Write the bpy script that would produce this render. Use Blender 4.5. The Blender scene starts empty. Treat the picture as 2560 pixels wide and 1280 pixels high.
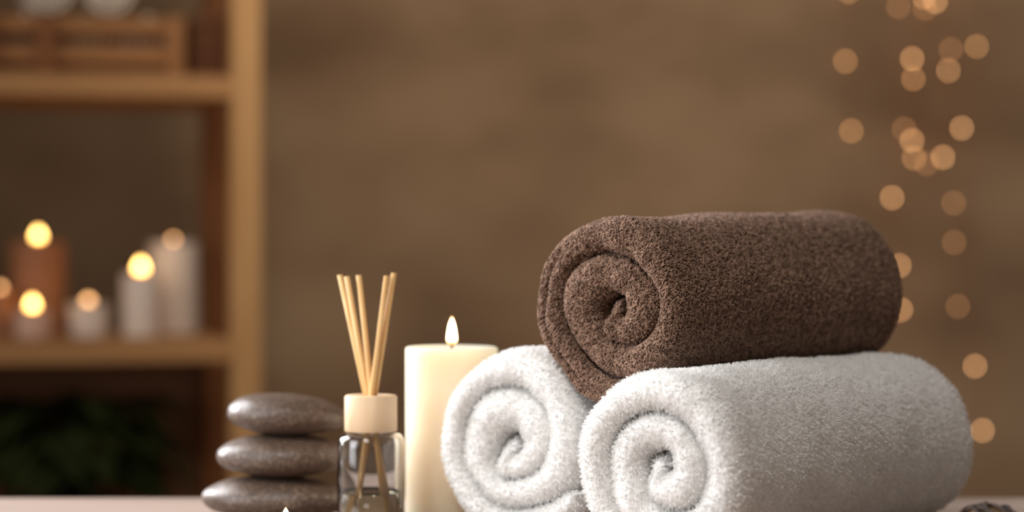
import bpy, bmesh, math, random
import numpy as np
from math import sin, cos, pi, radians, sqrt
from mathutils import Vector, Matrix, noise
random.seed(7)
SC = bpy.context.scene
COL = SC.collection

# ------------------------------------------------------------------ camera
F = 6080.0                       # focal length in pixels of a 2560 px wide frame
CAMZ = 0.978
HOR = 600.0                      # image row of the horizon
cam = bpy.data.cameras.new('camera'); camo = bpy.data.objects.new('camera', cam); COL.objects.link(camo)
camo.location = (0, 0, CAMZ)
camo.rotation_euler = (radians(90) - math.atan(40 / F), 0, 0)
cam.sensor_width = 36; cam.lens = F / 2560 * 36
cam.clip_start = 0.05; cam.clip_end = 50
cam.dof.use_dof = True; cam.dof.focus_distance = 1.755; cam.dof.aperture_fstop = 2.75
SC.camera = camo
def pt(px, py, Y):               # the place at depth Y that the photo shows at (px, py)
    return Vector(((px - 1280) / F * Y, Y, CAMZ + (HOR - py) / F * Y))

# ------------------------------------------------------------------ light
SC.view_settings.view_transform = 'Standard'; SC.view_settings.look = 'None'
SC.view_settings.gamma = 1; SC.view_settings.use_curve_mapping = False
SC.view_settings.exposure = 0.0
SC.cycles.use_denoising = True
SC.cycles.use_adaptive_sampling = False
W = bpy.data.worlds.new('room_light'); SC.world = W; W.use_nodes = True
W.node_tree.nodes['Background'].inputs[0].default_value = (1.0, 0.86, 0.74, 1)
W.node_tree.nodes['Background'].inputs[1].default_value = 0.19

def area(name, loc, target, sx, sy, power, color):
    l = bpy.data.lights.new(name, 'AREA'); l.shape = 'RECTANGLE'; l.size = sx; l.size_y = sy
    l.energy = power; l.color = color
    o = bpy.data.objects.new(name, l); COL.objects.link(o); o.location = loc
    o.rotation_euler = (Vector(target) - Vector(loc)).to_track_quat('-Z', 'Y').to_euler()
    return o
area('assumed_key_light', (-1.75, 1.00, 1.40), (0.05, 1.65, 0.85), 0.9, 1.3, 13.5, (0.95, 0.97, 1.0)).data.spread = radians(110)  # no window is built; unseen main light assumed from the bright towel ends
area('assumed_rim_light', (-1.40, 2.85, 1.60), (0.05, 1.9, 0.92), 0.5, 1.0, 22, (0.97, 0.97, 1.0)).data.spread = radians(100)  # unseen light with no window, assumed from bright left rims of stones and candle
area('fill_light', (-0.45, 0.85, 2.15), (0.10, 1.85, 0.82), 0.5, 0.5, 4.6, (1.0, 0.96, 0.92)).data.spread = radians(110)  # unseen fill added to brighten the towels' tops and long sides
def spot(name, loc, target, power, color, cone, blend, radius):
    l = bpy.data.lights.new(name, 'SPOT'); l.energy = power; l.color = color
    l.spot_size = radians(cone); l.spot_blend = blend; l.shadow_soft_size = radius
    o = bpy.data.objects.new(name, l); COL.objects.link(o); o.location = loc
    o.rotation_euler = (Vector(target) - Vector(loc)).to_track_quat('-Z', 'Y').to_euler()
    return o
spot('wall_wash_spot', (0.05, 2.2, 2.45), (0.12, 4.2, 1.40), 118, (1.0, 0.87, 0.73), 62, 1.0, 0.40)  # unseen spot added for the warm glow on wall and shelf

# ------------------------------------------------------------------ materials
def mat(name): 
    m = bpy.data.materials.new(name); m.use_nodes = True
    return m, m.node_tree, m.node_tree.nodes['Principled BSDF']
def rgb(r, g, b):                # sRGB 0-255 to linear
    f = lambda c: (c / 255 / 12.92) if c / 255 <= 0.04045 else ((c / 255 + 0.055) / 1.055) ** 2.4
    return (f(r), f(g), f(b), 1)
def noisy(name, stops, scale=8, detail=4, stretch=(1, 1, 1), rough=0.6, bump=0.0, bscale=None, dist=0.0, spec=0.5, sss=0.0, sssr=(0.01, 0.006, 0.003)):
    m, nt, b = mat(name)
    tc = nt.nodes.new('ShaderNodeTexCoord'); mp = nt.nodes.new('ShaderNodeMapping')
    mp.inputs['Scale'].default_value = stretch
    nt.links.new(tc.outputs['Object'], mp.inputs[0])
    n = nt.nodes.new('ShaderNodeTexNoise'); n.inputs['Scale'].default_value = scale; n.inputs['Detail'].default_value = detail
    n.inputs['Distortion'].default_value = dist
    nt.links.new(mp.outputs[0], n.inputs['Vector'])
    r = nt.nodes.new('ShaderNodeValToRGB')
    el = r.color_ramp.elements
    while len(el) < len(stops): el.new(0.5)
    for e, (p, c) in zip(el, stops): e.position = p; e.color = c
    nt.links.new(n.outputs[0], r.inputs[0]); nt.links.new(r.outputs[0], b.inputs['Base Color'])
    b.inputs['Roughness'].default_value = rough; b.inputs['Specular IOR Level'].default_value = spec
    if sss:
        b.inputs['Subsurface Weight'].default_value = sss; b.inputs['Subsurface Radius'].default_value = sssr
        b.inputs['Subsurface Scale'].default_value = 1.0
    if bump:
        n2 = nt.nodes.new('ShaderNodeTexNoise'); n2.inputs['Scale'].default_value = bscale or scale * 4; n2.inputs['Detail'].default_value = 3
        nt.links.new(mp.outputs[0], n2.inputs['Vector'])
        bp = nt.nodes.new('ShaderNodeBump'); bp.inputs['Strength'].default_value = bump; bp.inputs['Distance'].default_value = 0.002
        nt.links.new(n2.outputs[0], bp.inputs['Height']); nt.links.new(bp.outputs[0], b.inputs['Normal'])
    return m
def wood(name, light, dark, axis, rough=0.55, scale=14):
    st = [3, 3, 3]; st[axis] = 0.25
    return noisy(name, [(0.3, dark), (0.7, light)], scale=scale, stretch=st, rough=rough, bump=0.15, dist=0.6, spec=0.3)

M = {}
M['wall'] = noisy('brown plaster', [(0.30, rgb(112, 88, 66)), (0.5, rgb(140, 114, 88)), (0.68, rgb(154, 129, 101))], scale=2.3, detail=5, stretch=(1, 1, 1.6), rough=0.9, bump=0.2, bscale=30, spec=0.2)
M['floor'] = wood('floor boards', rgb(120, 85, 58), rgb(90, 62, 42), 0)
M['table'] = wood('whitewashed wood', rgb(172, 152, 139), rgb(148, 127, 114), 0, rough=0.75, scale=9)
M['pine_x'] = wood('pine boards', rgb(200, 150, 98), rgb(180, 130, 80), 0)
M['rear_z'] = wood('posts darkened for shade', rgb(150, 96, 54), rgb(128, 78, 40), 2)  # post wood with the shade at the shelf's back put into its colour
M['pine_z'] = wood('pine posts', rgb(218, 170, 114), rgb(200, 150, 94), 2)
M['crate'] = wood('crate slats', rgb(176, 124, 76), rgb(154, 104, 60), 0)
M['darkbox'] = wood('dark brown wood', rgb(112, 68, 34), rgb(92, 52, 24), 0)
M['wax_cream'] = noisy('cream wax', [(0.3, rgb(255, 228, 198)), (0.7, rgb(255, 232, 204))], scale=12, rough=0.45, sss=0.9, sssr=(0.035, 0.028, 0.018), spec=0.35)
M['wax_white'] = noisy('white wax', [(0.3, rgb(242, 226, 212)), (0.7, rgb(246, 232, 220))], scale=12, rough=0.5, sss=0.3)
M['wax_amber'] = noisy('amber wax', [(0.3, rgb(176, 118, 80)), (0.7, rgb(190, 132, 92))], scale=12, rough=0.5, sss=0.3)
M['wax_pink'] = noisy('blush wax', [(0.3, rgb(236, 196, 172)), (0.7, rgb(240, 206, 184))], scale=12, rough=0.5, sss=0.3)
M['stone'] = noisy('basalt', [(0.30, rgb(70, 56, 47)), (0.55, rgb(94, 76, 64)), (0.70, rgb(142, 120, 104))], scale=420, detail=3, rough=0.42, bump=0.25, bscale=600, spec=0.6)
M['collar'] = wood('pale beech', rgb(236, 208, 172), rgb(224, 192, 154), 2, rough=0.6)
M['reed'] = wood('rattan reed', rgb(232, 190, 132), rgb(214, 166, 104), 2, rough=0.65, scale=60)
M['rattan'] = noisy('dark rattan', [(0.3, rgb(36, 24, 16)), (0.7, rgb(66, 46, 32))], scale=90, rough=0.6)
M['straw'] = noisy('straw filling', [(0.3, rgb(136, 102, 68)), (0.7, rgb(170, 134, 94))], scale=90, rough=0.8)
M['panel'] = wood('shade panel wood', rgb(150, 108, 78), rgb(130, 90, 62), 0)
M['leaf'] = noisy('dark green leaf', [(0.3, rgb(36, 45, 14)), (0.7, rgb(54, 63, 22))], scale=9, rough=0.8, spec=0.2)
M['pot'] = noisy('black glazed pot', [(0.3, rgb(24, 22, 20)), (0.7, rgb(34, 30, 28))], scale=9, rough=0.4)
M['soil'] = noisy('potting soil', [(0.3, rgb(38, 26, 18)), (0.7, rgb(60, 42, 30))], scale=80, rough=0.95)
M['wick'] = noisy('charred wick', [(0.3, rgb(26, 20, 16)), (0.7, rgb(46, 34, 26))], scale=90, rough=0.9)
M['cloth_plain'] = noisy('white cotton', [(0.3, rgb(240, 226, 208)), (0.7, rgb(246, 234, 218))], scale=60, rough=0.95, bump=0.4, bscale=300)
M['cloth_beige'] = noisy('beige cotton', [(0.3, rgb(202, 178, 140)), (0.7, rgb(214, 190, 152))], scale=60, rough=0.95, bump=0.4, bscale=300)
m, nt, b = mat('aluminium cup'); b.inputs['Base Color'].default_value = rgb(200, 200, 200); b.inputs['Metallic'].default_value = 1; b.inputs['Roughness'].default_value = 0.3
M['alu'] = m
m, nt, b = mat('copper wire'); b.inputs['Base Color'].default_value = rgb(170, 110, 70); b.inputs['Metallic'].default_value = 1; b.inputs['Roughness'].default_value = 0.4
M['copper'] = m
m, nt, b = mat('clear glass'); b.inputs['Transmission Weight'].default_value = 1; b.inputs['Roughness'].default_value = 0.0; b.inputs['IOR'].default_value = 1.46
M['glass'] = m
m, nt, b = mat('fragrance oil'); b.inputs['Transmission Weight'].default_value = 1; b.inputs['Roughness'].default_value = 0.0; b.inputs['IOR'].default_value = 1.36
b.inputs['Base Color'].default_value = rgb(250, 244, 206)
M['oil'] = m
def emis(name, color, strength):
    m, nt, b = mat(name); b.inputs['Base Color'].default_value = (0, 0, 0, 1)
    b.inputs['Emission Color'].default_value = color; b.inputs['Emission Strength'].default_value = strength
    return m
def flame_mat(name, strength, c0, c1, c2):
    m, nt, b = mat(name); b.inputs['Base Color'].default_value = (0, 0, 0, 1); b.inputs['Specular IOR Level'].default_value = 0
    tc = nt.nodes.new('ShaderNodeTexCoord'); sp = nt.nodes.new('ShaderNodeSeparateXYZ')
    nt.links.new(tc.outputs['Generated'], sp.inputs[0])
    r = nt.nodes.new('ShaderNodeValToRGB'); el = r.color_ramp.elements
    for k in range(3): el.new(0.5)
    for e, (p, c) in zip(el, [(0.0, c0), (0.10, c1), (0.30, c2), (0.80, c2), (1.0, c1)]): e.position = p; e.color = c
    nt.links.new(sp.outputs['Z'], r.inputs[0]); nt.links.new(r.outputs[0], b.inputs['Emission Color'])
    b.inputs['Emission Strength'].default_value = strength
    return m
M['flame'] = flame_mat('candle flame', 16, (0.03, 0.008, 0.001, 1), (0.16, 0.055, 0.008, 1), (1.0, 0.72, 0.38, 1))
M['flame_far'] = flame_mat('shelf candle flame', 16, (0.05, 0.015, 0.002, 1), (0.5, 0.2, 0.04, 1), (1.0, 0.58, 0.16, 1))
M['flame_dim'] = flame_mat('low candle flame', 6, (0.05, 0.015, 0.002, 1), (0.5, 0.2, 0.06, 1), (1.0, 0.50, 0.20, 1))
M['bulb_bright'] = emis('bright bulb', (1.0, 0.50, 0.21, 1), 12)
M['bulb_mid'] = emis('warm bulb', (1.0, 0.48, 0.18, 1), 8)
M['bulb_dim'] = emis('dim bulb', (1.0, 0.45, 0.17, 1), 4.5)

# ------------------------------------------------------------------ mesh helpers
def link(name, bm, material, parent=None, smooth=True, sub=0):
    me = bpy.data.meshes.new(name)
    bmesh.ops.recalc_face_normals(bm, faces=bm.faces)
    bm.to_mesh(me); bm.free()
    if smooth:
        for p in me.polygons: p.use_smooth = True
    me.materials.append(material)
    o = bpy.data.objects.new(name, me); COL.objects.link(o)
    if parent is not None: o.parent = parent
    if sub:
        s = o.modifiers.new('smooth', 'SUBSURF'); s.levels = sub; s.render_levels = sub
    return o
def tag(o, label, cat, group=None):
    o['label'] = label; o['category'] = cat
    if group: o['group'] = group
    return o
def thing(name, label, cat, loc=(0, 0, 0), rz=0, group=None):
    o = bpy.data.objects.new(name, None); COL.objects.link(o); o.empty_display_size = 0.03
    o.location = loc; o.rotation_euler = (0, 0, rz)
    return tag(o, label, cat, group)
def struct(o): o['kind'] = 'structure'; return o
def dup(src, parent=None):
    c = src.copy(); COL.objects.link(c)
    if parent is not None: c.parent = parent
    for ch in list(src.children): dup(ch, c)
    return c
def add_box(bm, c, s, bev=0.0, seg=2):
    t = bmesh.new()
    bmesh.ops.create_cube(t, size=1)
    for v in t.verts: v.co = Vector((c[0] + v.co.x * s[0], c[1] + v.co.y * s[1], c[2] + v.co.z * s[2]))
    if bev: bmesh.ops.bevel(t, geom=list(t.edges), offset=bev, segments=seg, affect='EDGES', profile=0.5)
    merge(bm, t)
def merge(bm, t):
    mp = {v: bm.verts.new(v.co) for v in t.verts}
    for f in t.faces:
        try: bm.faces.new([mp[v] for v in f.verts])
        except ValueError: pass
    t.free()
def box(c, s, bev=0.0, seg=2):
    bm = bmesh.new(); add_box(bm, c, s, bev, seg); return bm
def lathe(profile, n=64, closed=False):
    bm = bmesh.new(); rings = []
    for r, z in profile:
        if r < 1e-6: rings.append([bm.verts.new((0, 0, z))])
        else: rings.append([bm.verts.new((r * cos(2 * pi * k / n), r * sin(2 * pi * k / n), z)) for k in range(n)])
    pairs = list(zip(rings, rings[1:])) + ([(rings[-1], rings[0])] if closed else [])
    for a, b in pairs:
        for k in range(n):
            k2 = (k + 1) % n
            if len(a) == 1 and len(b) == 1: continue
            if len(a) == 1: bm.faces.new((a[0], b[k], b[k2]))
            elif len(b) == 1: bm.faces.new((a[k], a[k2], b[0]))
            else: bm.faces.new((a[k], a[k2], b[k2], b[k]))
    return bm
def add_tube(bm, pts, rad, n=10, cap=True):
    pts = [Vector(p) for p in pts]; rs = rad if isinstance(rad, (list, tuple)) else [rad] * len(pts)
    rings = []; up = None
    for i, p in enumerate(pts):
        d = (pts[min(i + 1, len(pts) - 1)] - pts[max(i - 1, 0)]).normalized()
        if up is None:
            up = d.orthogonal().normalized()
        up = (up - d * up.dot(d)).normalized(); side = d.cross(up)
        rings.append([bm.verts.new(p + (up * cos(2 * pi * k / n) + side * sin(2 * pi * k / n)) * rs[i]) for k in range(n)])
    for a, b in zip(rings, rings[1:]):
        for k in range(n): bm.faces.new((a[k], a[(k + 1) % n], b[(k + 1) % n], b[k]))
    if cap:
        bm.faces.new(rings[0]); bm.faces.new(rings[-1])
def tube(pts, rad, n=10):
    bm = bmesh.new(); add_tube(bm, pts, rad, n); return bm
def arc(r, z, cx, cz, a0, a1, n):                 # profile points of a rounded corner
    return [(cx + r * cos(radians(a0 + (a1 - a0) * k / n)), cz + r * sin(radians(a0 + (a1 - a0) * k / n))) for k in range(n + 1)]

# ------------------------------------------------------------------ the room
wb = struct(link('wall_back', box((0, 4.26, 1.3), (7, 0.12, 2.6)), M['wall'], smooth=False))
fl = struct(link('floor', box((0, 2.3, -0.05), (7, 5, 0.1)), M['floor'], smooth=False))

# ------------------------------------------------------------------ the table
TZ = 0.75
t = thing('wooden_table', 'whitewashed wooden table carrying the towels, stones and candles', 'table', (0.05, 1.65, 0))
bm = bmesh.new()
for k in range(7):
    add_box(bm, (0, -0.5 + (k + 0.5) / 7, TZ - 0.016), (2.3, 1 / 7 - 0.0008, 0.032), 0.0015)
link('tabletop', bm, M['table'], t, smooth=False)
for sx in (-1, 1):
    for sy in (-1, 1):
        link('leg', box((sx * 1.06, sy * 0.42, (TZ - 0.032) / 2), (0.07, 0.07, TZ - 0.032), 0.003), M['table'], t, smooth=False)

# ------------------------------------------------------------------ rolled towels
def towel_mat(name, c1, c2, sheen=0.0):
    m, nt, b = mat(name)
    tc = nt.nodes.new('ShaderNodeTexCoord')
    n = nt.nodes.new('ShaderNodeTexNoise'); n.inputs['Scale'].default_value = 240; n.inputs['Detail'].default_value = 2
    nt.links.new(tc.outputs['Object'], n.inputs['Vector'])
    r = nt.nodes.new('ShaderNodeValToRGB'); r.color_ramp.elements[0].position = 0.35; r.color_ramp.elements[1].position = 0.65
    r.color_ramp.elements[0].color = c1; r.color_ramp.elements[1].color = c2
    nt.links.new(n.outputs[0], r.inputs[0]); nt.links.new(r.outputs[0], b.inputs['Base Color'])
    b.inputs['Roughness'].default_value = 0.85; b.inputs['Specular IOR Level'].default_value = 0.15
    b.inputs['Sheen Weight'].default_value = sheen; b.inputs['Sheen Roughness'].default_value = 0.35; b.inputs['Sheen Tint'].default_value = (1, 0.86, 0.78, 1)
    return m
M['terry_white'] = towel_mat('white terry', rgb(236, 235, 233), rgb(247, 246, 244))
M['terry_brown'] = towel_mat('brown terry', rgb(104, 79, 64), rgb(156, 126, 107), 0.4)

def smooth_step(x): x = max(0, min(1, x)); return x * x * (3 - 2 * x)
def crevice(table, unit):
    """(angle in degrees, radius) from the strip's outer end inward, angles falling: returns r(angle) and the angle range."""
    A = []; prev = None
    for d, r in table:
        if prev is not None:
            while d >= prev: d -= 360
        A.append((d, r * unit)); prev = d
    def raw(d):
        if d >= A[0][0]: return A[0][1]
        if d <= A[-1][0]: return A[-1][1]
        for (d0, r0), (d1, r1) in zip(A, A[1:]):
            if d1 <= d <= d0: return r0 + (r1 - r0) * (d0 - d) / (d0 - d1)
    def r(d): return (raw(d - 10) + raw(d - 5) + raw(d) + raw(d + 5) + raw(d + 10)) / 5
    return r, A[0][0], A[-1][0]
def terry_loops(me, weight, spec, seed):
    """Grow the cloth's own terry loops, little bent tubes, as part of its mesh, on the faces whose weight is set."""
    rng = np.random.default_rng(seed)
    nv = len(me.vertices); co = np.empty(nv * 3); me.vertices.foreach_get('co', co); co = co.reshape(-1, 3)
    me.calc_loop_triangles(); nt_ = len(me.loop_triangles)
    tri = np.empty(nt_ * 3, np.int32); me.loop_triangles.foreach_get('vertices', tri); tri = tri.reshape(-1, 3)
    w = np.array(weight); keep = w[tri].min(1) > 0; tri = tri[keep]
    a, b, c = co[tri[:, 0]], co[tri[:, 1]], co[tri[:, 2]]
    nrm = np.cross(b - a, c - a); ar = np.linalg.norm(nrm, axis=1); nrm /= ar[:, None] + 1e-12
    n = int(ar.sum() / 2 * spec['density'])
    pick = rng.choice(len(tri), n, p=ar / ar.sum())
    q = rng.random((n, 2)); f = q.sum(1) > 1; q[f] = 1 - q[f]
    P = a[pick] + (b[pick] - a[pick]) * q[:, :1] + (c[pick] - a[pick]) * q[:, 1:]
    N = nrm[pick] + rng.normal(0, spec['tilt'], (n, 3)); N /= np.linalg.norm(N, axis=1)[:, None]
    T = np.cross(N, rng.normal(0, 1, (n, 3))); T /= np.linalg.norm(T, axis=1)[:, None]; B = np.cross(N, T)
    K, S = 6, 5
    wid = spec['width'] * rng.uniform(0.7, 1.3, n); hei = spec['height'] * rng.uniform(0.7, 1.25, n); rad = spec['radius'] * rng.uniform(0.8, 1.2, n)
    V = np.empty((n, K, S, 3))
    for k in range(K):
        q = -0.25 + (pi + 0.5) * k / (K - 1)
        C = P + T * (wid * cos(q))[:, None] + N * (hei * sin(q))[:, None]
        D = T * (-sin(q) * wid)[:, None] + N * (cos(q) * hei)[:, None]; D /= np.linalg.norm(D, axis=1)[:, None]
        E = np.cross(D, B)
        for j in range(S):
            z = 2 * pi * j / S
            V[:, k, j] = C + (B * cos(z) + E * sin(z)) * rad[:, None]
    base_f = []
    for k in range(K - 1):
        for j in range(S):
            base_f.append((k * S + j, k * S + (j + 1) % S, (k + 1) * S + (j + 1) % S, (k + 1) * S + j))
    base_f = np.array(base_f, np.int64)
    faces = (base_f[None] + (np.arange(n) * K * S)[:, None, None] + nv).reshape(-1)
    np_, nl = len(me.polygons), len(me.loops)
    me.vertices.add(n * K * S); me.loops.add(len(faces)); me.polygons.add(len(faces) // 4)
    allco = np.concatenate([co.reshape(-1), V.reshape(-1)]); me.vertices.foreach_set('co', allco)
    lv = np.empty(nl + len(faces), np.int32); me.loops.foreach_get('vertex_index', lv); lv[nl:] = faces; me.loops.foreach_set('vertex_index', lv)
    st = np.empty(np_ + len(faces) // 4, np.int32); me.polygons.foreach_get('loop_start', st); st[np_:] = nl + np.arange(len(faces) // 4) * 4
    me.polygons.foreach_set('loop_start', st)
    me.polygons.foreach_set('use_smooth', np.ones(len(st), bool))
    me.update(calc_edges=True); me.validate()
def towel(name, label, material, face, theta, L, table, unit, seed, grow=1.0, lift=0.0, hair=None, loops=None, floor_z=None, gap=0.0012, wob=1.0, fold=None):
    """A thick folded cloth rolled up: a rounded strip section swept along its own spiral.
    face = centre of the near end, theta = angle of the axis from the view axis."""
    th = radians(theta)
    U = Vector((cos(th), -sin(th), 0)); V = Vector((0, 0, 1)); Wd = Vector((sin(th), cos(th), 0))
    o = Vector(face); base = Vector((o.x, o.y, floor_z if floor_z is not None else o.z))
    rf, dmax, dmin = crevice(table, unit)
    d0 = dmin + 200
    NP = int((dmax - d0) / 5.5); K = 16; LN = 46
    bm = bmesh.new(); vg = []
    rows = []
    for i in range(NP + 1):
        a = i / NP; deg = d0 + (dmax - d0) * a; ph = radians(deg)
        ro_, ri_ = rf(deg), rf(deg - 360)
        if deg - 360 < dmin: ri_ = rf(dmin) + (-0.009 - rf(dmin)) * min(1, (dmin - deg + 360) / 70)
        rc = (ro_ + ri_) / 2; t = max(0.004, ro_ - ri_ - gap)
        s_out = radians(dmax - deg) * ro_; s_in = radians(deg - d0) * max(rc, 0.006)
        tt = t * sqrt(max(0.02, 1 - max(0, 1 - s_out / (t * 0.5)) ** 2)) * sqrt(max(0.02, 1 - max(0, 1 - s_in / (t * 0.5)) ** 2))
        e0 = wob * (0.0058 * noise.noise(Vector((ph * 0.55, seed, 0))) + 0.0030 * noise.noise(Vector((ph * 1.9, seed, 5)))) + 0.004 * (1 - a) + 0.014 * max(0, 1 - s_in / 0.03)
        e1 = L + 0.006 * noise.noise(Vector((ph * 0.5, seed, 9)))
        ring = []; er = min(0.020, t * 0.75)
        nd = 0.0
        if fold: nd = fold[2] * smooth_step((deg - fold[0]) / 50) * smooth_step((fold[1] - deg) / 40)   # groove between the two plies
        prof = []
        for k in range(K + 1):                              # near end, outer side round to inner side
            q = pi / 2 - pi * k / K
            prof.append((sin(q) * tt / 2, e0 + er - cos(q) * er + nd * math.exp(-((sin(q) - 0.1) / 0.28) ** 2), 1))
        for k in range(1, LN):
            prof.append((-tt / 2, e0 + er + (e1 - e0 - 2 * er) * k / LN, 0))
        for k in range(K + 1):
            q = -pi / 2 + pi * k / K
            prof.append((sin(q) * tt / 2, e1 - er + cos(q) * er, 1))
        for k in range(LN - 1, 0, -1):
            prof.append((tt / 2, e0 + er + (e1 - e0 - 2 * er) * k / LN, 2))
        for dr, w, side in prof:
            f = w / L
            r = (rc + dr) * (1 + (grow - 1) * smooth_step(f))
            u = r * cos(ph); v = r * sin(ph)
            nz = noise.noise(Vector((u * 14 + seed, v * 14, w * 9))) * 0.0040 * min(1, 0.3 + f * 3) + noise.noise(Vector((u * 38 + seed, v * 38, w * 30))) * 0.0015
            rr = sqrt(u * u + v * v) + 1e-6
            k2 = 1 + nz / max(rr, 0.03)
            u *= k2; v *= k2
            p = o + U * u + V * (v + lift * f) + Wd * w
            if floor_z is not None and p.z < floor_z + 0.004:    # the weight flattens the side it lies on
                p.z = floor_z + 0.0025 + 0.0015 * math.exp((p.z - floor_z - 0.004) / 0.004)
            vtx = bm.verts.new(p - base); ring.append(vtx)
            out = (side == 2 and deg > dmax - 372)
            vis = out or (w < e0 + er * 1.3) or (w > e1 - er * 1.3) or s_out < t or s_in < 2 * t
            vg.append(1.0 if vis else 0.0)
        rows.append(ring)
    n = len(rows[0])
    for a, b in zip(rows, rows[1:]):
        for k in range(n): bm.faces.new((a[k], a[(k + 1) % n], b[(k + 1) % n], b[k]))
    for ring in (rows[0], rows[-1]):
        # close the strip's tail with a strip of quads across
        h = n // 2
        for k in range(h - 1):
            bm.faces.new((ring[k], ring[k + 1], ring[n - 2 - k], ring[n - 1 - k])) if len({k, k + 1, n - 2 - k, n - 1 - k}) == 4 else None
    ob = link(name, bm, material)
    if loops: terry_loops(ob.data, vg, loops, seed)
    ob.location = base
    tag(ob, label, 'towel', 'rolled terry towels stacked on the table')
    g = ob.vertex_groups.new(name='pile')
    g.add([i for i, w in enumerate(vg) if w > 0], 1.0, 'REPLACE')
    if hair:
        ps_mod = ob.modifiers.new('terry_pile', 'PARTICLE_SYSTEM')
        psys = ob.particle_systems[0]; st = psys.settings
        st.type = 'HAIR'; st.emit_from = 'FACE'; st.distribution = 'RAND'; st.use_even_distribution = True
        st.count = hair['count']; st.hair_length = hair['len']; st.hair_step = 3; st.display_step = 3; st.render_step = 3
        psys.vertex_group_density = 'pile'; psys.seed = seed
        st.factor_random = hair.get('rand', 0.0)
        st.child_type = 'INTERPOLATED' if hair['kids'] else 'NONE'; st.rendered_child_count = hair['kids']; st.child_percent = hair['kids']
        st.clump_factor = hair.get('clump', 0.5); st.clump_shape = hair.get('clump_shape', 0)
        st.roughness_1 = hair.get('r1', 0.0); st.roughness_1_size = 0.002
        st.roughness_2 = hair.get('r2', 0.0); st.roughness_2_size = 0.003
        st.roughness_endpoint = hair.get('rend', 0.0)
        st.child_length = 1.0
        if hair.get('kink'):
            st.kink = 'CURL'; st.kink_amplitude = hair['kink']; st.kink_frequency = hair.get('kfreq', 2)
        st.root_radius = hair['rad']; st.tip_radius = hair['rad'] * 0.6; st.radius_scale = 1.0
        st.shape = 0.0
        st.material = 1
    return ob

white_hair = dict(count=75000, len=0.0022, kids=4, clump=0.7, rad=0.00020, rand=0.0004, r1=0.0004, rend=0.0004)
brown_hair = dict(count=110000, len=0.0018, kids=0, rad=0.00042, rand=0.0010)
FRONT = [(-95, 890), (-110, 870), (-130, 880), (-156, 890), (-174, 887), (173, 881), (156, 871), (143, 835), (124, 807), (109, 802), (95, 807), (81, 825), (62, 835), (40, 807), (18, 787), (0, 785),
         (-17, 820), (-40, 855), (-65, 815), (-90, 680), (-120, 595), (-140, 589), (-154, 572), (-170, 556), (170, 562), (156, 548), (139, 508), (119, 484), (99, 476), (74, 478), (57, 452), (37, 425), (13, 461), (0, 463),
         (-19, 463), (-42, 450), (-61, 423), (-82, 344), (-95, 311), (-112, 270), (-140, 234), (-166, 205), (166, 205), (140, 170), (95, 151), (40, 165), (0, 120), (-90, 60)]
BESIDE = [(-24, 800), (-60, 735), (-100, 690), (-140, 640), (-157, 660), (-173, 665), (173, 678), (161, 682), (140, 668), (119, 673), (97, 705), (82, 735), (64, 726), (43, 718), (21, 709), (2, 680), (-15, 670),
          (-24, 665), (-40, 545), (-74, 440), (-110, 430), (-135, 438), (-160, 459), (-176, 479), (163, 485), (144, 480), (119, 470), (94, 436), (57, 442), (29, 448), (17, 421), (-14, 333), (-29, 292), (-70, 234),
          (-116, 245), (-153, 219), (173, 162), (102, 133), (60, 120), (0, 90), (-90, 50)]
TOP = [(-75, 540), (-109, 580), (-136, 525), (-165, 574), (180, 600), (160, 605), (145, 610), (127, 579), (107, 554), (87, 550), (67, 545), (46, 515), (27, 492), (4, 484), (-18, 488), (-38, 487), (-79, 437),
       (-114, 395), (-139, 378), (-161, 400), (167, 415), (147, 420), (132, 384), (101, 350), (90, 318), (53, 313), (25, 357), (5, 352), (-8, 342), (-26, 300), (-58, 258), (-94, 200), (-137, 140), (180, 135), (143, 105),
       (73, 94), (0, 70), (-90, 40)]
fc = pt(1632, 1167, 1.70)
towel('rolled_towel', 'white fluffy rolled towel in front, lower right, with its long side showing', M['terry_white'],
      fc, 39, 0.352, FRONT, 0.99 / 3.367 / F * 1.70, 3, grow=0.985, hair=white_hair, floor_z=TZ)
fc = pt(1257, 1122, 1.85)
towel('rolled_towel', 'white fluffy rolled towel beside the cream pillar candle, only its round end showing', M['terry_white'],
      fc, 42, 0.29, BESIDE, 1.0 / 2.91 / F * 1.85, 11, hair=white_hair, floor_z=TZ)
fc = pt(1520, 774, 1.79)
towel('rolled_towel', 'brown rolled terry towel lying on top of the two white ones', M['terry_brown'],
      fc, 42, 0.306, TOP, 1.0 / 2.37 / F * 1.79, 23, grow=1.03, lift=0.004, loops=dict(density=520000, width=0.0009, height=0.0019, radius=0.00050, tilt=0.5), gap=0.0034, wob=1.5, fold=(-240, -85, 0.013))

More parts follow.
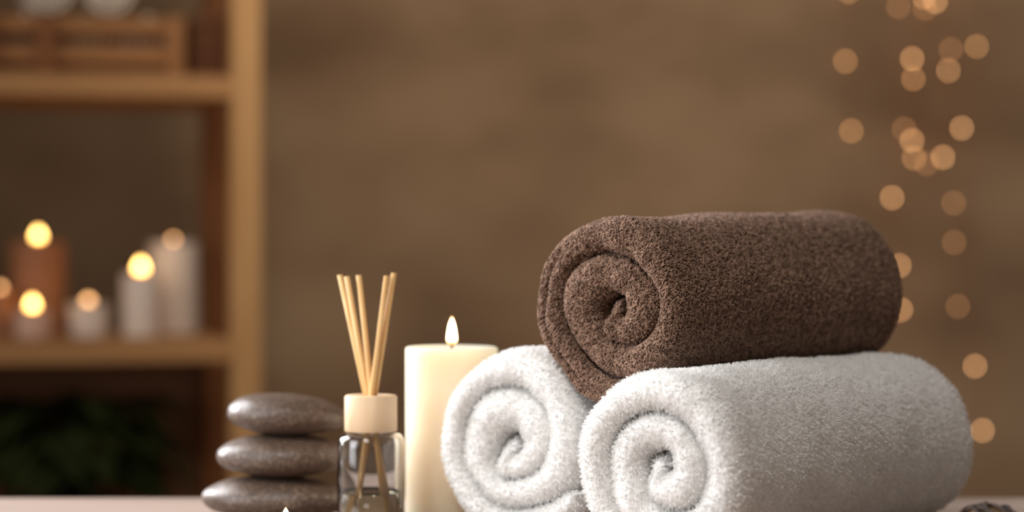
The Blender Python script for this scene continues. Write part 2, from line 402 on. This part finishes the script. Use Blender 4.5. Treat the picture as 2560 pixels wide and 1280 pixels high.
# ------------------------------------------------------------------ pillar candle
def flame_bm(h, r):
    prof = [(0.0, 0.0)]
    for k in range(1, 14):
        q = k / 14
        w = (sin(pi * q ** 0.62)) ** 0.85
        w = min(1, (q / 0.16) ** 0.5) * (1 - q ** 2.2) ** 0.9
        prof.append((r * w, h * q))
    prof.append((0.0, h))
    return lathe(prof, 24)
def candle(name, label, loc, r, h, wax, flame_h, flame_r, flame_m, group, wick_h=0.006, dish=0.003):
    t = thing(name, label, 'candle', loc, random.uniform(0, 3), group)
    prof = [(0, 0), (r - 0.002, 0)] + arc(0.002, 0, r - 0.002, 0.002, -90, 0, 4) + \
           arc(0.0025, 0, r - 0.0025, h - 0.0025, 0, 90, 5) + [(r - 0.006, h - 0.0008), (r * 0.6, h - dish * 0.8), (0, h - dish)]
    link('wax_body', lathe(prof, 96), wax, t)
    link('wick', tube([(0, 0, h - dish - 0.004), (0.0002, 0, h - dish + wick_h * 0.5), (0.0008, 0, h - dish + wick_h)], 0.0012, 8), M['wick'], t)
    f = link('flame', flame_bm(flame_h, flame_r), flame_m, t)
    f.location = (0.0004, 0, h - dish + wick_h * 0.75)
    return t
pc = pt(1129, 867, 1.972)
candle('pillar_candle', 'tall cream pillar candle burning between the reed diffuser and the white towel', (pc.x, pc.y, TZ), 0.0374, pc.z - TZ, M['wax_cream'], 0.0240, 0.0043, M['flame'], None, wick_h=0.005)

# ------------------------------------------------------------------ tea light in front of the stones
tl = pt(714, 1268, 1.80)
t = thing('tea_light', 'small burning tea light in front of the stacked stones', 'candle', (tl.x, tl.y, TZ))
link('cup', lathe([(0, 0), (0.0185, 0), (0.019, 0.0006), (0.0192, 0.0155), (0.0188, 0.0158), (0.0186, 0.001), (0, 0.001)], 48), M['alu'], t)
link('wax_body', lathe([(0, 0.0011), (0.0184, 0.0011), (0.0184, 0.0125), (0.012, 0.012), (0, 0.0118)], 48), M['wax_white'], t)
link('wick', tube([(0, 0, 0.010), (0.0002, 0, 0.0155)], 0.0009, 8), M['wick'], t)
f = link('flame', flame_bm(0.0165, 0.0042), M['flame'], t); f.location = (0, 0, tl.z - TZ - 0.0165)

# ------------------------------------------------------------------ stacked stones
def stone(label, c, a, b, h, seed, tilt=0.0, egg=0.0, rz=0.0):
    bm = bmesh.new(); bmesh.ops.create_icosphere(bm, subdivisions=5, radius=1)
    for v in bm.verts:
        p = v.co.copy()
        k = 1 + 0.05 * noise.noise(p * 1.3 + Vector((seed, 0, 0))) + 0.012 * noise.noise(p * 4 + Vector((0, seed, 0)))
        x = p.x * k; y = p.y * k; z = p.z * k
        z = math.copysign(abs(z) ** 0.86, z)
        z *= 1 - egg * x; x += 0.06 * (1 - x * x)
        v.co = Vector((x * a, y * b, z * h))
    R_ = Matrix.Rotation(rz, 4, 'Z') @ Matrix.Rotation(tilt, 4, 'Y')
    bmesh.ops.transform(bm, matrix=R_, verts=bm.verts)
    zmin = min(v.co.z for v in bm.verts); zmax = max(v.co.z for v in bm.verts)
    o = link('massage_stone', bm, M['stone'])
    o.location = (c[0], c[1], c[2] - zmin)
    tag(o, label, 'stone', 'stacked massage stones')
    return o.location.z + zmax
SY = 1.985
s1 = pt(692, 1290, SY); s2 = pt(704, 1150, SY); s3 = pt(717, 1030, SY)
z1 = stone('wide grey brown stone at the bottom of the stack, on the table', (s1.x, SY, TZ), 0.0600, 0.045, 0.0178, 2, 0.02, 0.10)
z2 = stone('grey brown flat stone in the middle of the stack of three', (s2.x, SY, z1 - 0.0012), 0.0535, 0.042, 0.0174, 8, 0.0, 0.06)
z3 = stone('grey brown egg shaped stone on top of the stack of three', (s3.x, SY, z2 - 0.0012), 0.0485, 0.038, 0.0168, 15, 0.06, 0.14)

# ------------------------------------------------------------------ reed diffuser
BY = 1.90
bc = pt(927, 1080, BY); bx = bc.x
t = thing('reed_diffuser', 'clear glass reed diffuser bottle with pale wooden collar and a little oil', 'diffuser', (bx, BY, TZ))
zs = bc.z - TZ                                               # shoulder height
ro = 0.0262; ri = 0.0238
outer = [(0, 0), (ro - 0.004, 0)] + arc(0, 0, ro - 0.004, 0.004, -90, 0, 5)[1:] if False else [(0, 0.0), (ro - 0.004, 0.0), (ro - 0.0012, 0.0010), (ro, 0.004)]
outer += [(ro, zs * 0.4), (ro, zs - 0.008)] + [(ro - 0.007 + 0.007 * cos(radians(q)), zs - 0.008 + 0.0075 * sin(radians(q))) for q in (20, 40, 60, 80)]
outer += [(0.0150, zs - 0.0002), (0.0125, zs + 0.001), (0.0120, zs + 0.004), (0.0120, zs + 0.020)]
inner = [(0.0095, zs + 0.020), (0.0095, zs + 0.002), (0.0125, zs - 0.0022)]
inner += [(ri - 0.006 + 0.006 * cos(radians(q)), zs - 0.0095 + 0.0068 * sin(radians(q))) for q in (80, 60, 40, 20)]
inner += [(ri, zs - 0.011), (ri, 0.008), (ri - 0.0012, 0.0056), (ri - 0.004, 0.005), (0, 0.005)]
link('bottle', lathe(outer + inner, 96), M['glass'], t)
lq = pt(927, 1232, BY).z - TZ
rl = ri - 0.0002
link('oil', lathe([(0, 0.0052), (rl - 0.004, 0.0052), (rl - 0.0012, 0.0058), (rl, 0.0082), (rl, lq), (rl - 0.001, lq - 0.0006), (0, lq - 0.0006)], 96), M['oil'], t)
ctop = pt(927, 988, BY).z - TZ; cb = zs + 0.0004; rc = 0.0205
link('collar', lathe([(0.0124, cb), (rc - 0.0008, cb), (rc, cb + 0.0008), (rc, ctop - 0.0012), (rc - 0.0012, ctop), (0.0098, ctop), (0.0092, ctop - 0.001), (0.0092, zs + 0.0205), (0.0124, zs + 0.0205)], 96, closed=True), M['collar'], t)
reeds = [((850, 687), (914, 985), 1.908, 1.9055, 'leftmost reed stick leaning left out of the diffuser'),
         ((867, 691), (920, 985), 1.902, 1.9005, 'reed stick leaning left, close beside the leftmost one'),
         ((897, 688), (929, 985), 1.896, 1.8965, 'middle reed stick standing alone and almost upright in the diffuser'),
         ((967, 690), (929, 985), 1.889, 1.8930, 'reed stick leaning right, just left of the rightmost one'),
         ((985, 683), (937, 985), 1.892, 1.8975, 'rightmost and tallest reed stick leaning right out of the diffuser')]
for (a, b, ya, yb, lab) in reeds:
    A = pt(a[0], a[1], ya); B = pt(b[0], b[1], yb)
    d = (B - A).normalized()
    # down to the bottle's bottom or until the wall is met
    end = B
    for k in range(400):
        q = B + d * (k * 0.0003)
        if q.z < TZ + 0.0085 or sqrt((q.x - bx) ** 2 + (q.y - BY) ** 2) > ri - 0.0035: break
        end = q
    bm = tube([Vector((0, 0, 0)), A * 0.5 + end * 0.5 - end, A - end], 0.0022, 14)
    o = link('reed_stick', bm, M['reed']); o.location = end
    for p in o.data.polygons:
        if len(p.vertices) > 4: p.use_smooth = False
    tag(o, lab, 'reed stick', 'reed sticks in the diffuser bottle')

# ------------------------------------------------------------------ rattan ball, bottom right corner
rb = pt(2474, 1252, 1.60); rr = (rb.z - TZ) / 2
t = thing('rattan_ball', 'dark woven rattan ball at the lower right corner, beside the white towel', 'ornament', (rb.x, 1.60, TZ))
bm = bmesh.new(); bmesh.ops.create_icosphere(bm, subdivisions=4, radius=rr * 0.84); bmesh.ops.translate(bm, vec=(0, 0, rr), verts=bm.verts)
link('filling', bm, M['straw'], t)
bm = bmesh.new(); rnd = random.Random(4)
for k in range(16):
    ax = Vector((rnd.gauss(0, 1), rnd.gauss(0, 1), rnd.gauss(0, 1))).normalized(); e1 = ax.orthogonal().normalized(); e2 = ax.cross(e1)
    off = rnd.uniform(-0.35, 0.35); q0 = rnd.uniform(0, 6)
    pts = []
    for j in range(49):
        q = q0 + 2 * pi * j / 48
        w = rr * 0.93 + rr * 0.03 * sin(5 * q + k)
        pts.append(Vector((0, 0, rr)) + ((e1 * cos(q) + e2 * sin(q)) * sqrt(1 - off * off) + ax * off) * w)
    add_tube(bm, pts, 0.0014, 8, cap=False)
link('weave', bm, M['rattan'], t)

# ------------------------------------------------------------------ shelf unit
SR = radians(15)
post = pt(612, 600, 3.50)
UX = Vector((cos(SR), sin(SR), 0)); UY = Vector((-sin(SR), cos(SR), 0))
SWD, SDP, PW = 0.95, 0.34, 0.042
org = Vector((post.x, post.y, 0)) - UX * (SWD / 2 - PW / 2) - UY * (PW / 2)   # middle of the front, on the floor
zl = pt(0, 846, 3.5).z; zu = CAMZ + (HOR - 197) / F * 3.53
def sh(x, y, z): return org + UX * x + UY * y + Vector((0, 0, z))
t = thing('shelf_unit', 'light pine shelf unit holding candles, standing before the wall', 'shelf', org, SR)
H = 1.75
for sx in (-1, 1):
    for yy in (PW / 2, SDP - PW / 2):
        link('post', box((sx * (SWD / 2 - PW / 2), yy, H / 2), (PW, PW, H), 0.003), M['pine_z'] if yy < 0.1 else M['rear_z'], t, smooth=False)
for z in (0.20, zl - 0.40, zl, zu, zu + 0.40):
    link('shelf_board', box((0, SDP / 2, z - 0.016), (SWD - 2 * PW - 0.0004, SDP - 0.004, 0.032), 0.002), M['pine_x'], t, smooth=False)
link('back_panel', box((0, SDP - 0.004, zl - 0.22), (SWD - 2 * PW - 0.0004, 0.006, 0.36)), M['panel'], t, smooth=False)  # added to darken the lower compartment, standing in for its shade

def on_shelf(px, Y, z):
    p = pt(px, 600, Y); return (p.x, p.y, z)
G = 'candles on the pine shelf'
def shelf_candle(lab, px, Y, wpx, top, wax, fl, fh, fr):
    p = on_shelf(px, Y, zl); h = CAMZ + (HOR - top) / F * Y - zl
    return candle('shelf_candle', lab, p, wpx / 2 / F * Y, h, wax, fh, fr, fl, G, wick_h=0.005)
shelf_candle('thick amber pillar candle burning on the shelf, behind the short ones at left', 95, 3.66, 140, 603, M['wax_amber'], M['flame_far'], 0.019, 0.0075)
shelf_candle('very short blush candle burning brightly in front of the thick amber candle', 81, 3.53, 92, 776, M['wax_pink'], M['flame_far'], 0.019, 0.0075)
shelf_candle('short white candle with an orange flame, left of the slim white one', 220, 3.59, 98, 760, M['wax_white'], M['flame_dim'], 0.011, 0.0075)
shelf_candle('slim white candle of middle height on the shelf, its flame the brightest', 352, 3.58, 92, 684, M['wax_white'], M['flame_far'], 0.021, 0.0085)
shelf_candle('tallest white pillar candle, nearest the front post, with a dim flame', 433, 3.69, 118, 606, M['wax_white'], M['flame_dim'], 0.008, 0.005)
shelf_candle('small amber candle cut off by the left edge of the picture', 0, 3.57, 70, 728, M['wax_amber'], M['flame_dim'], 0.010, 0.005)

# crate with rolled cloths on the upper shelf
cw, cd, ch = 0.29, 0.22, 0.085
cx = -0.20 
cc = sh(0.0, 0, 0)
pleft = pt(-20, 600, 3.47); 
loc_x = (Vector((pt(196, 600, 3.5).x, pt(196, 600, 3.5).y, 0)) - org).dot(UX)
t = thing('wooden_crate', 'slatted wooden crate full of rolled cloths on the upper shelf', 'crate', sh(loc_x, 0.02, zu), SR)
for sx in (-1, 0.0, 1):
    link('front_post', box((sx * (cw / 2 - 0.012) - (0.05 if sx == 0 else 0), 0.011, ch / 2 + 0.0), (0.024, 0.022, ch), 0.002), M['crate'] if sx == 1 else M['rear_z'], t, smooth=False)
for zz in (0.030, ch - 0.014):
    link('front_slat', box((0, 0.028, zz), (cw - 0.01, 0.012, 0.026), 0.002), M['crate'], t, smooth=False)
link('back_panel', box((0, cd, ch / 2), (cw, 0.012, ch), 0.002), M['crate'], t, smooth=False)
for sx in (-1, 1):
    link('side_panel', box((sx * (cw / 2 - 0.006), cd / 2 + 0.014, ch / 2), (0.012, cd - 0.042, ch), 0.002), M['crate'], t, smooth=False)
link('bottom_panel', box((0, cd / 2 + 0.014, 0.006), (cw - 0.026, cd - 0.042, 0.010)), M['crate'], t, smooth=False)
link('inner_panel', box((0, 0.040, ch / 2 + 0.005), (cw - 0.026, 0.010, ch - 0.014)), M['darkbox'], t, smooth=False)  # dark colour stands in for shade in the hollows between slats
def cloth_roll(label, lx, ly, lz, r, L, m, ang=0):
    bm = bmesh.new(); rows = []; N = 96; turns = 3.2
    for i in range(N + 1):
        a = i / N; ph = 2 * pi * turns * a; q = r * (0.12 + 0.88 * a); th_ = r * 0.24
        row = []
        for k in range(12):
            s = 2 * pi * k / 12
            row.append(bm.verts.new(((q - th_ / 2 + th_ / 2 * cos(s) * 0.95) * cos(ph), L / 2 * math.copysign(min(1, abs(sin(s)) * 1.35), sin(s)), (q - th_ / 2 + th_ / 2 * cos(s) * 0.95) * sin(ph))))
        rows.append(row)
    for a, b in zip(rows, rows[1:]):
        for k in range(12): bm.faces.new((a[k], a[(k + 1) % 12], b[(k + 1) % 12], b[k]))
    bm.faces.new(rows[0]); bm.faces.new(rows[-1])
    o = link('rolled_cloth', bm, m); o.location = sh(loc_x + lx, ly, zu + lz); o.rotation_euler = (0, 0, SR + ang)
    return tag(o, label, 'towel', 'rolled cloths in the crate')
rl_ = 0.041
cloth_roll('white rolled cloth at the left end of the crate', -0.088, 0.130, 0.0125 + rl_, rl_, 0.15, M['cloth_plain'])
cloth_roll('beige rolled cloth in the middle of the crate', -0.002, 0.130, 0.0125 + rl_, rl_, 0.15, M['cloth_beige'])
cloth_roll('white rolled cloth at the right end of the crate', 0.084, 0.130, 0.0125 + rl_, rl_, 0.15, M['cloth_plain'])
cloth_roll('white rolled cloth lying on top of two others, crate left', -0.045, 0.130, 0.0125 + rl_ * 2.74, rl_, 0.15, M['cloth_plain'])
cloth_roll('white rolled cloth lying on top of two others, crate right', 0.041, 0.130, 0.0125 + rl_ * 2.74, rl_, 0.15, M['cloth_plain'])
# dark box next to the crate
lx2 = (Vector((pt(507, 600, 3.62).x, 3.62, 0)) - org).dot(UX)
t = thing('wooden_box', 'dark brown wooden box between the crate and the front post', 'box', sh(lx2, 0.09, zu), SR)
link('body', box((0, 0.10, 0.040), (0.052, 0.20, 0.080), 0.004), M['darkbox'], t, smooth=False)
link('lid', box((0, 0.10, 0.0865), (0.055, 0.204, 0.012), 0.003), M['darkbox'], t, smooth=False)

# potted plant on the shelf below
zb = zl - 0.40
pp = on_shelf(150, 3.62, zb)
t = thing('potted_plant', 'dark green leafy plant in a black pot on the shelf below the candles', 'plant', pp)
link('pot', lathe([(0, 0), (0.055, 0), (0.058, 0.003), (0.082, 0.150), (0.084, 0.156), (0.078, 0.156), (0.076, 0.15), (0.054, 0.006), (0, 0.006)], 48), M['pot'], t)
link('soil', lathe([(0, 0.006), (0.053, 0.006), (0.0735, 0.138), (0, 0.142)], 32), M['soil'], t)
rnd = random.Random(12)
bm = bmesh.new(); bs = bmesh.new()
for k in range(120):
    a = rnd.uniform(0, 2 * pi); reach = rnd.uniform(0.05, 0.19); top = rnd.uniform(0.06, 0.225)
    d = Vector((cos(a) * 1.0, sin(a) * 0.50, 0)); r0 = Vector((cos(a), sin(a), 0)) * rnd.uniform(0, 0.03) + Vector((0, 0, 0.138))
    tip = r0 + d * reach * 0.6 + Vector((0, 0, top * 0.75))
    add_tube(bs, [r0, r0 + d * reach * 0.15 + Vector((0, 0, top * 0.5)), tip], [0.002, 0.0015, 0.001], 6)
    L_ = rnd.uniform(0.07, 0.11); wd = L_ * 0.24; side = Vector((-sin(a), cos(a), 0)); prev = None
    for j in range(9):
        q = j / 8; w = wd * (sin(pi * min(1, q * 0.96 + 0.03)) ** 0.8)
        c = tip + d * L_ * q * 0.9 + Vector((0, 0, L_ * (0.35 * q - 0.75 * q * q)))
        row = [bm.verts.new(c - side * w + Vector((0, 0, w * 0.25))), bm.verts.new(c), bm.verts.new(c + side * w + Vector((0, 0, w * 0.25)))]
        if prev:
            bm.faces.new((prev[0], prev[1], row[1], row[0])); bm.faces.new((prev[1], prev[2], row[2], row[1]))
        prev = row
lv = link('leaves', bm, M['leaf'], t)
so = lv.modifiers.new('thickness', 'SOLIDIFY'); so.thickness = 0.0006
link('stems', bs, M['leaf'], t)

# ------------------------------------------------------------------ hanging light strings on the wall
WY = 4.175
strings = [
    ('leftmost hanging light string, three bulbs showing', [(2121, -20, 'mid'), (2113, 154, 'mid'), (2128, 328, 'mid')]),
    ('second light string from the left, running down behind the brown towel end', [(2245, 18, 'dim'), (2260, 323, 'dim'), (2230, 495, 'bright'), (2248, 665, 'bright'), (2252, 775, 'bright')]),
    ('third light string from the left, three bright bulbs, ending level with the leftmost', [(2310, -6, 'bright'), (2280, 148, 'bright'), (2280, 352, 'bright')]),
    ('fourth light string from the left, dimmer, close behind the brighter third one', [(2312, 22, 'dim'), (2283, 198, 'mid'), (2285, 396, 'mid')]),
    ('fifth light string from the left, three bright bulbs slanting to the right', [(2338, 5, 'bright'), (2370, 177, 'bright'), (2357, 394, 'bright')]),
    ('light string of dim bulbs only, second from the right, down to brown towel height', [(2377, 125, 'dim'), (2316, 410, 'dim'), (2384, 508, 'dim'), (2385, 607, 'dim'), (2395, 767, 'dim')]),
    ('rightmost light string, reaching down behind the white towel', [(2434, -32, 'mid'), (2441, 117, 'mid'), (2404, 321, 'bright'), (2438, 916, 'bright'), (2457, 1077, 'bright')])]
for k, (lab, bulbs) in enumerate(strings):
    Y = WY - 0.004 * k
    pts = [pt(x, y, Y) for x, y, _ in bulbs]
    root = Vector((pts[0].x, Y, 2.2))
    t = thing('light_string', lab, 'light string', root, 0, 'hanging light strings on the wall')
    hook = Vector((root.x, 4.2, 2.2))
    path = [hook - root, Vector((0, 0, 0))]
    prev = root
    for p in pts:
        for q in (0.33, 0.66):
            path.append(prev.lerp(p, q) + Vector((0.004 * sin(9 * q + p.x * 50), 0, 0)) - root)
        path.append(p + Vector((0, 0, 0.004)) - root); prev = p
    link('wire', tube(path, 0.0006, 6), M['copper'], t)
    for p, (_, _, lv_) in zip(pts, bulbs):
        r = 0.0028
        bm = lathe([(0, -r * 1.1)] + [(r * cos(radians(q)), r * sin(radians(q))) for q in (-60, -35, -10, 15, 40)] + [(r * 0.45, r * 1.1), (r * 0.35, r * 1.6), (0, r * 1.6)], 16)
        b_ = link('bulb', bm, M['bulb_' + lv_], t); b_.location = p - root
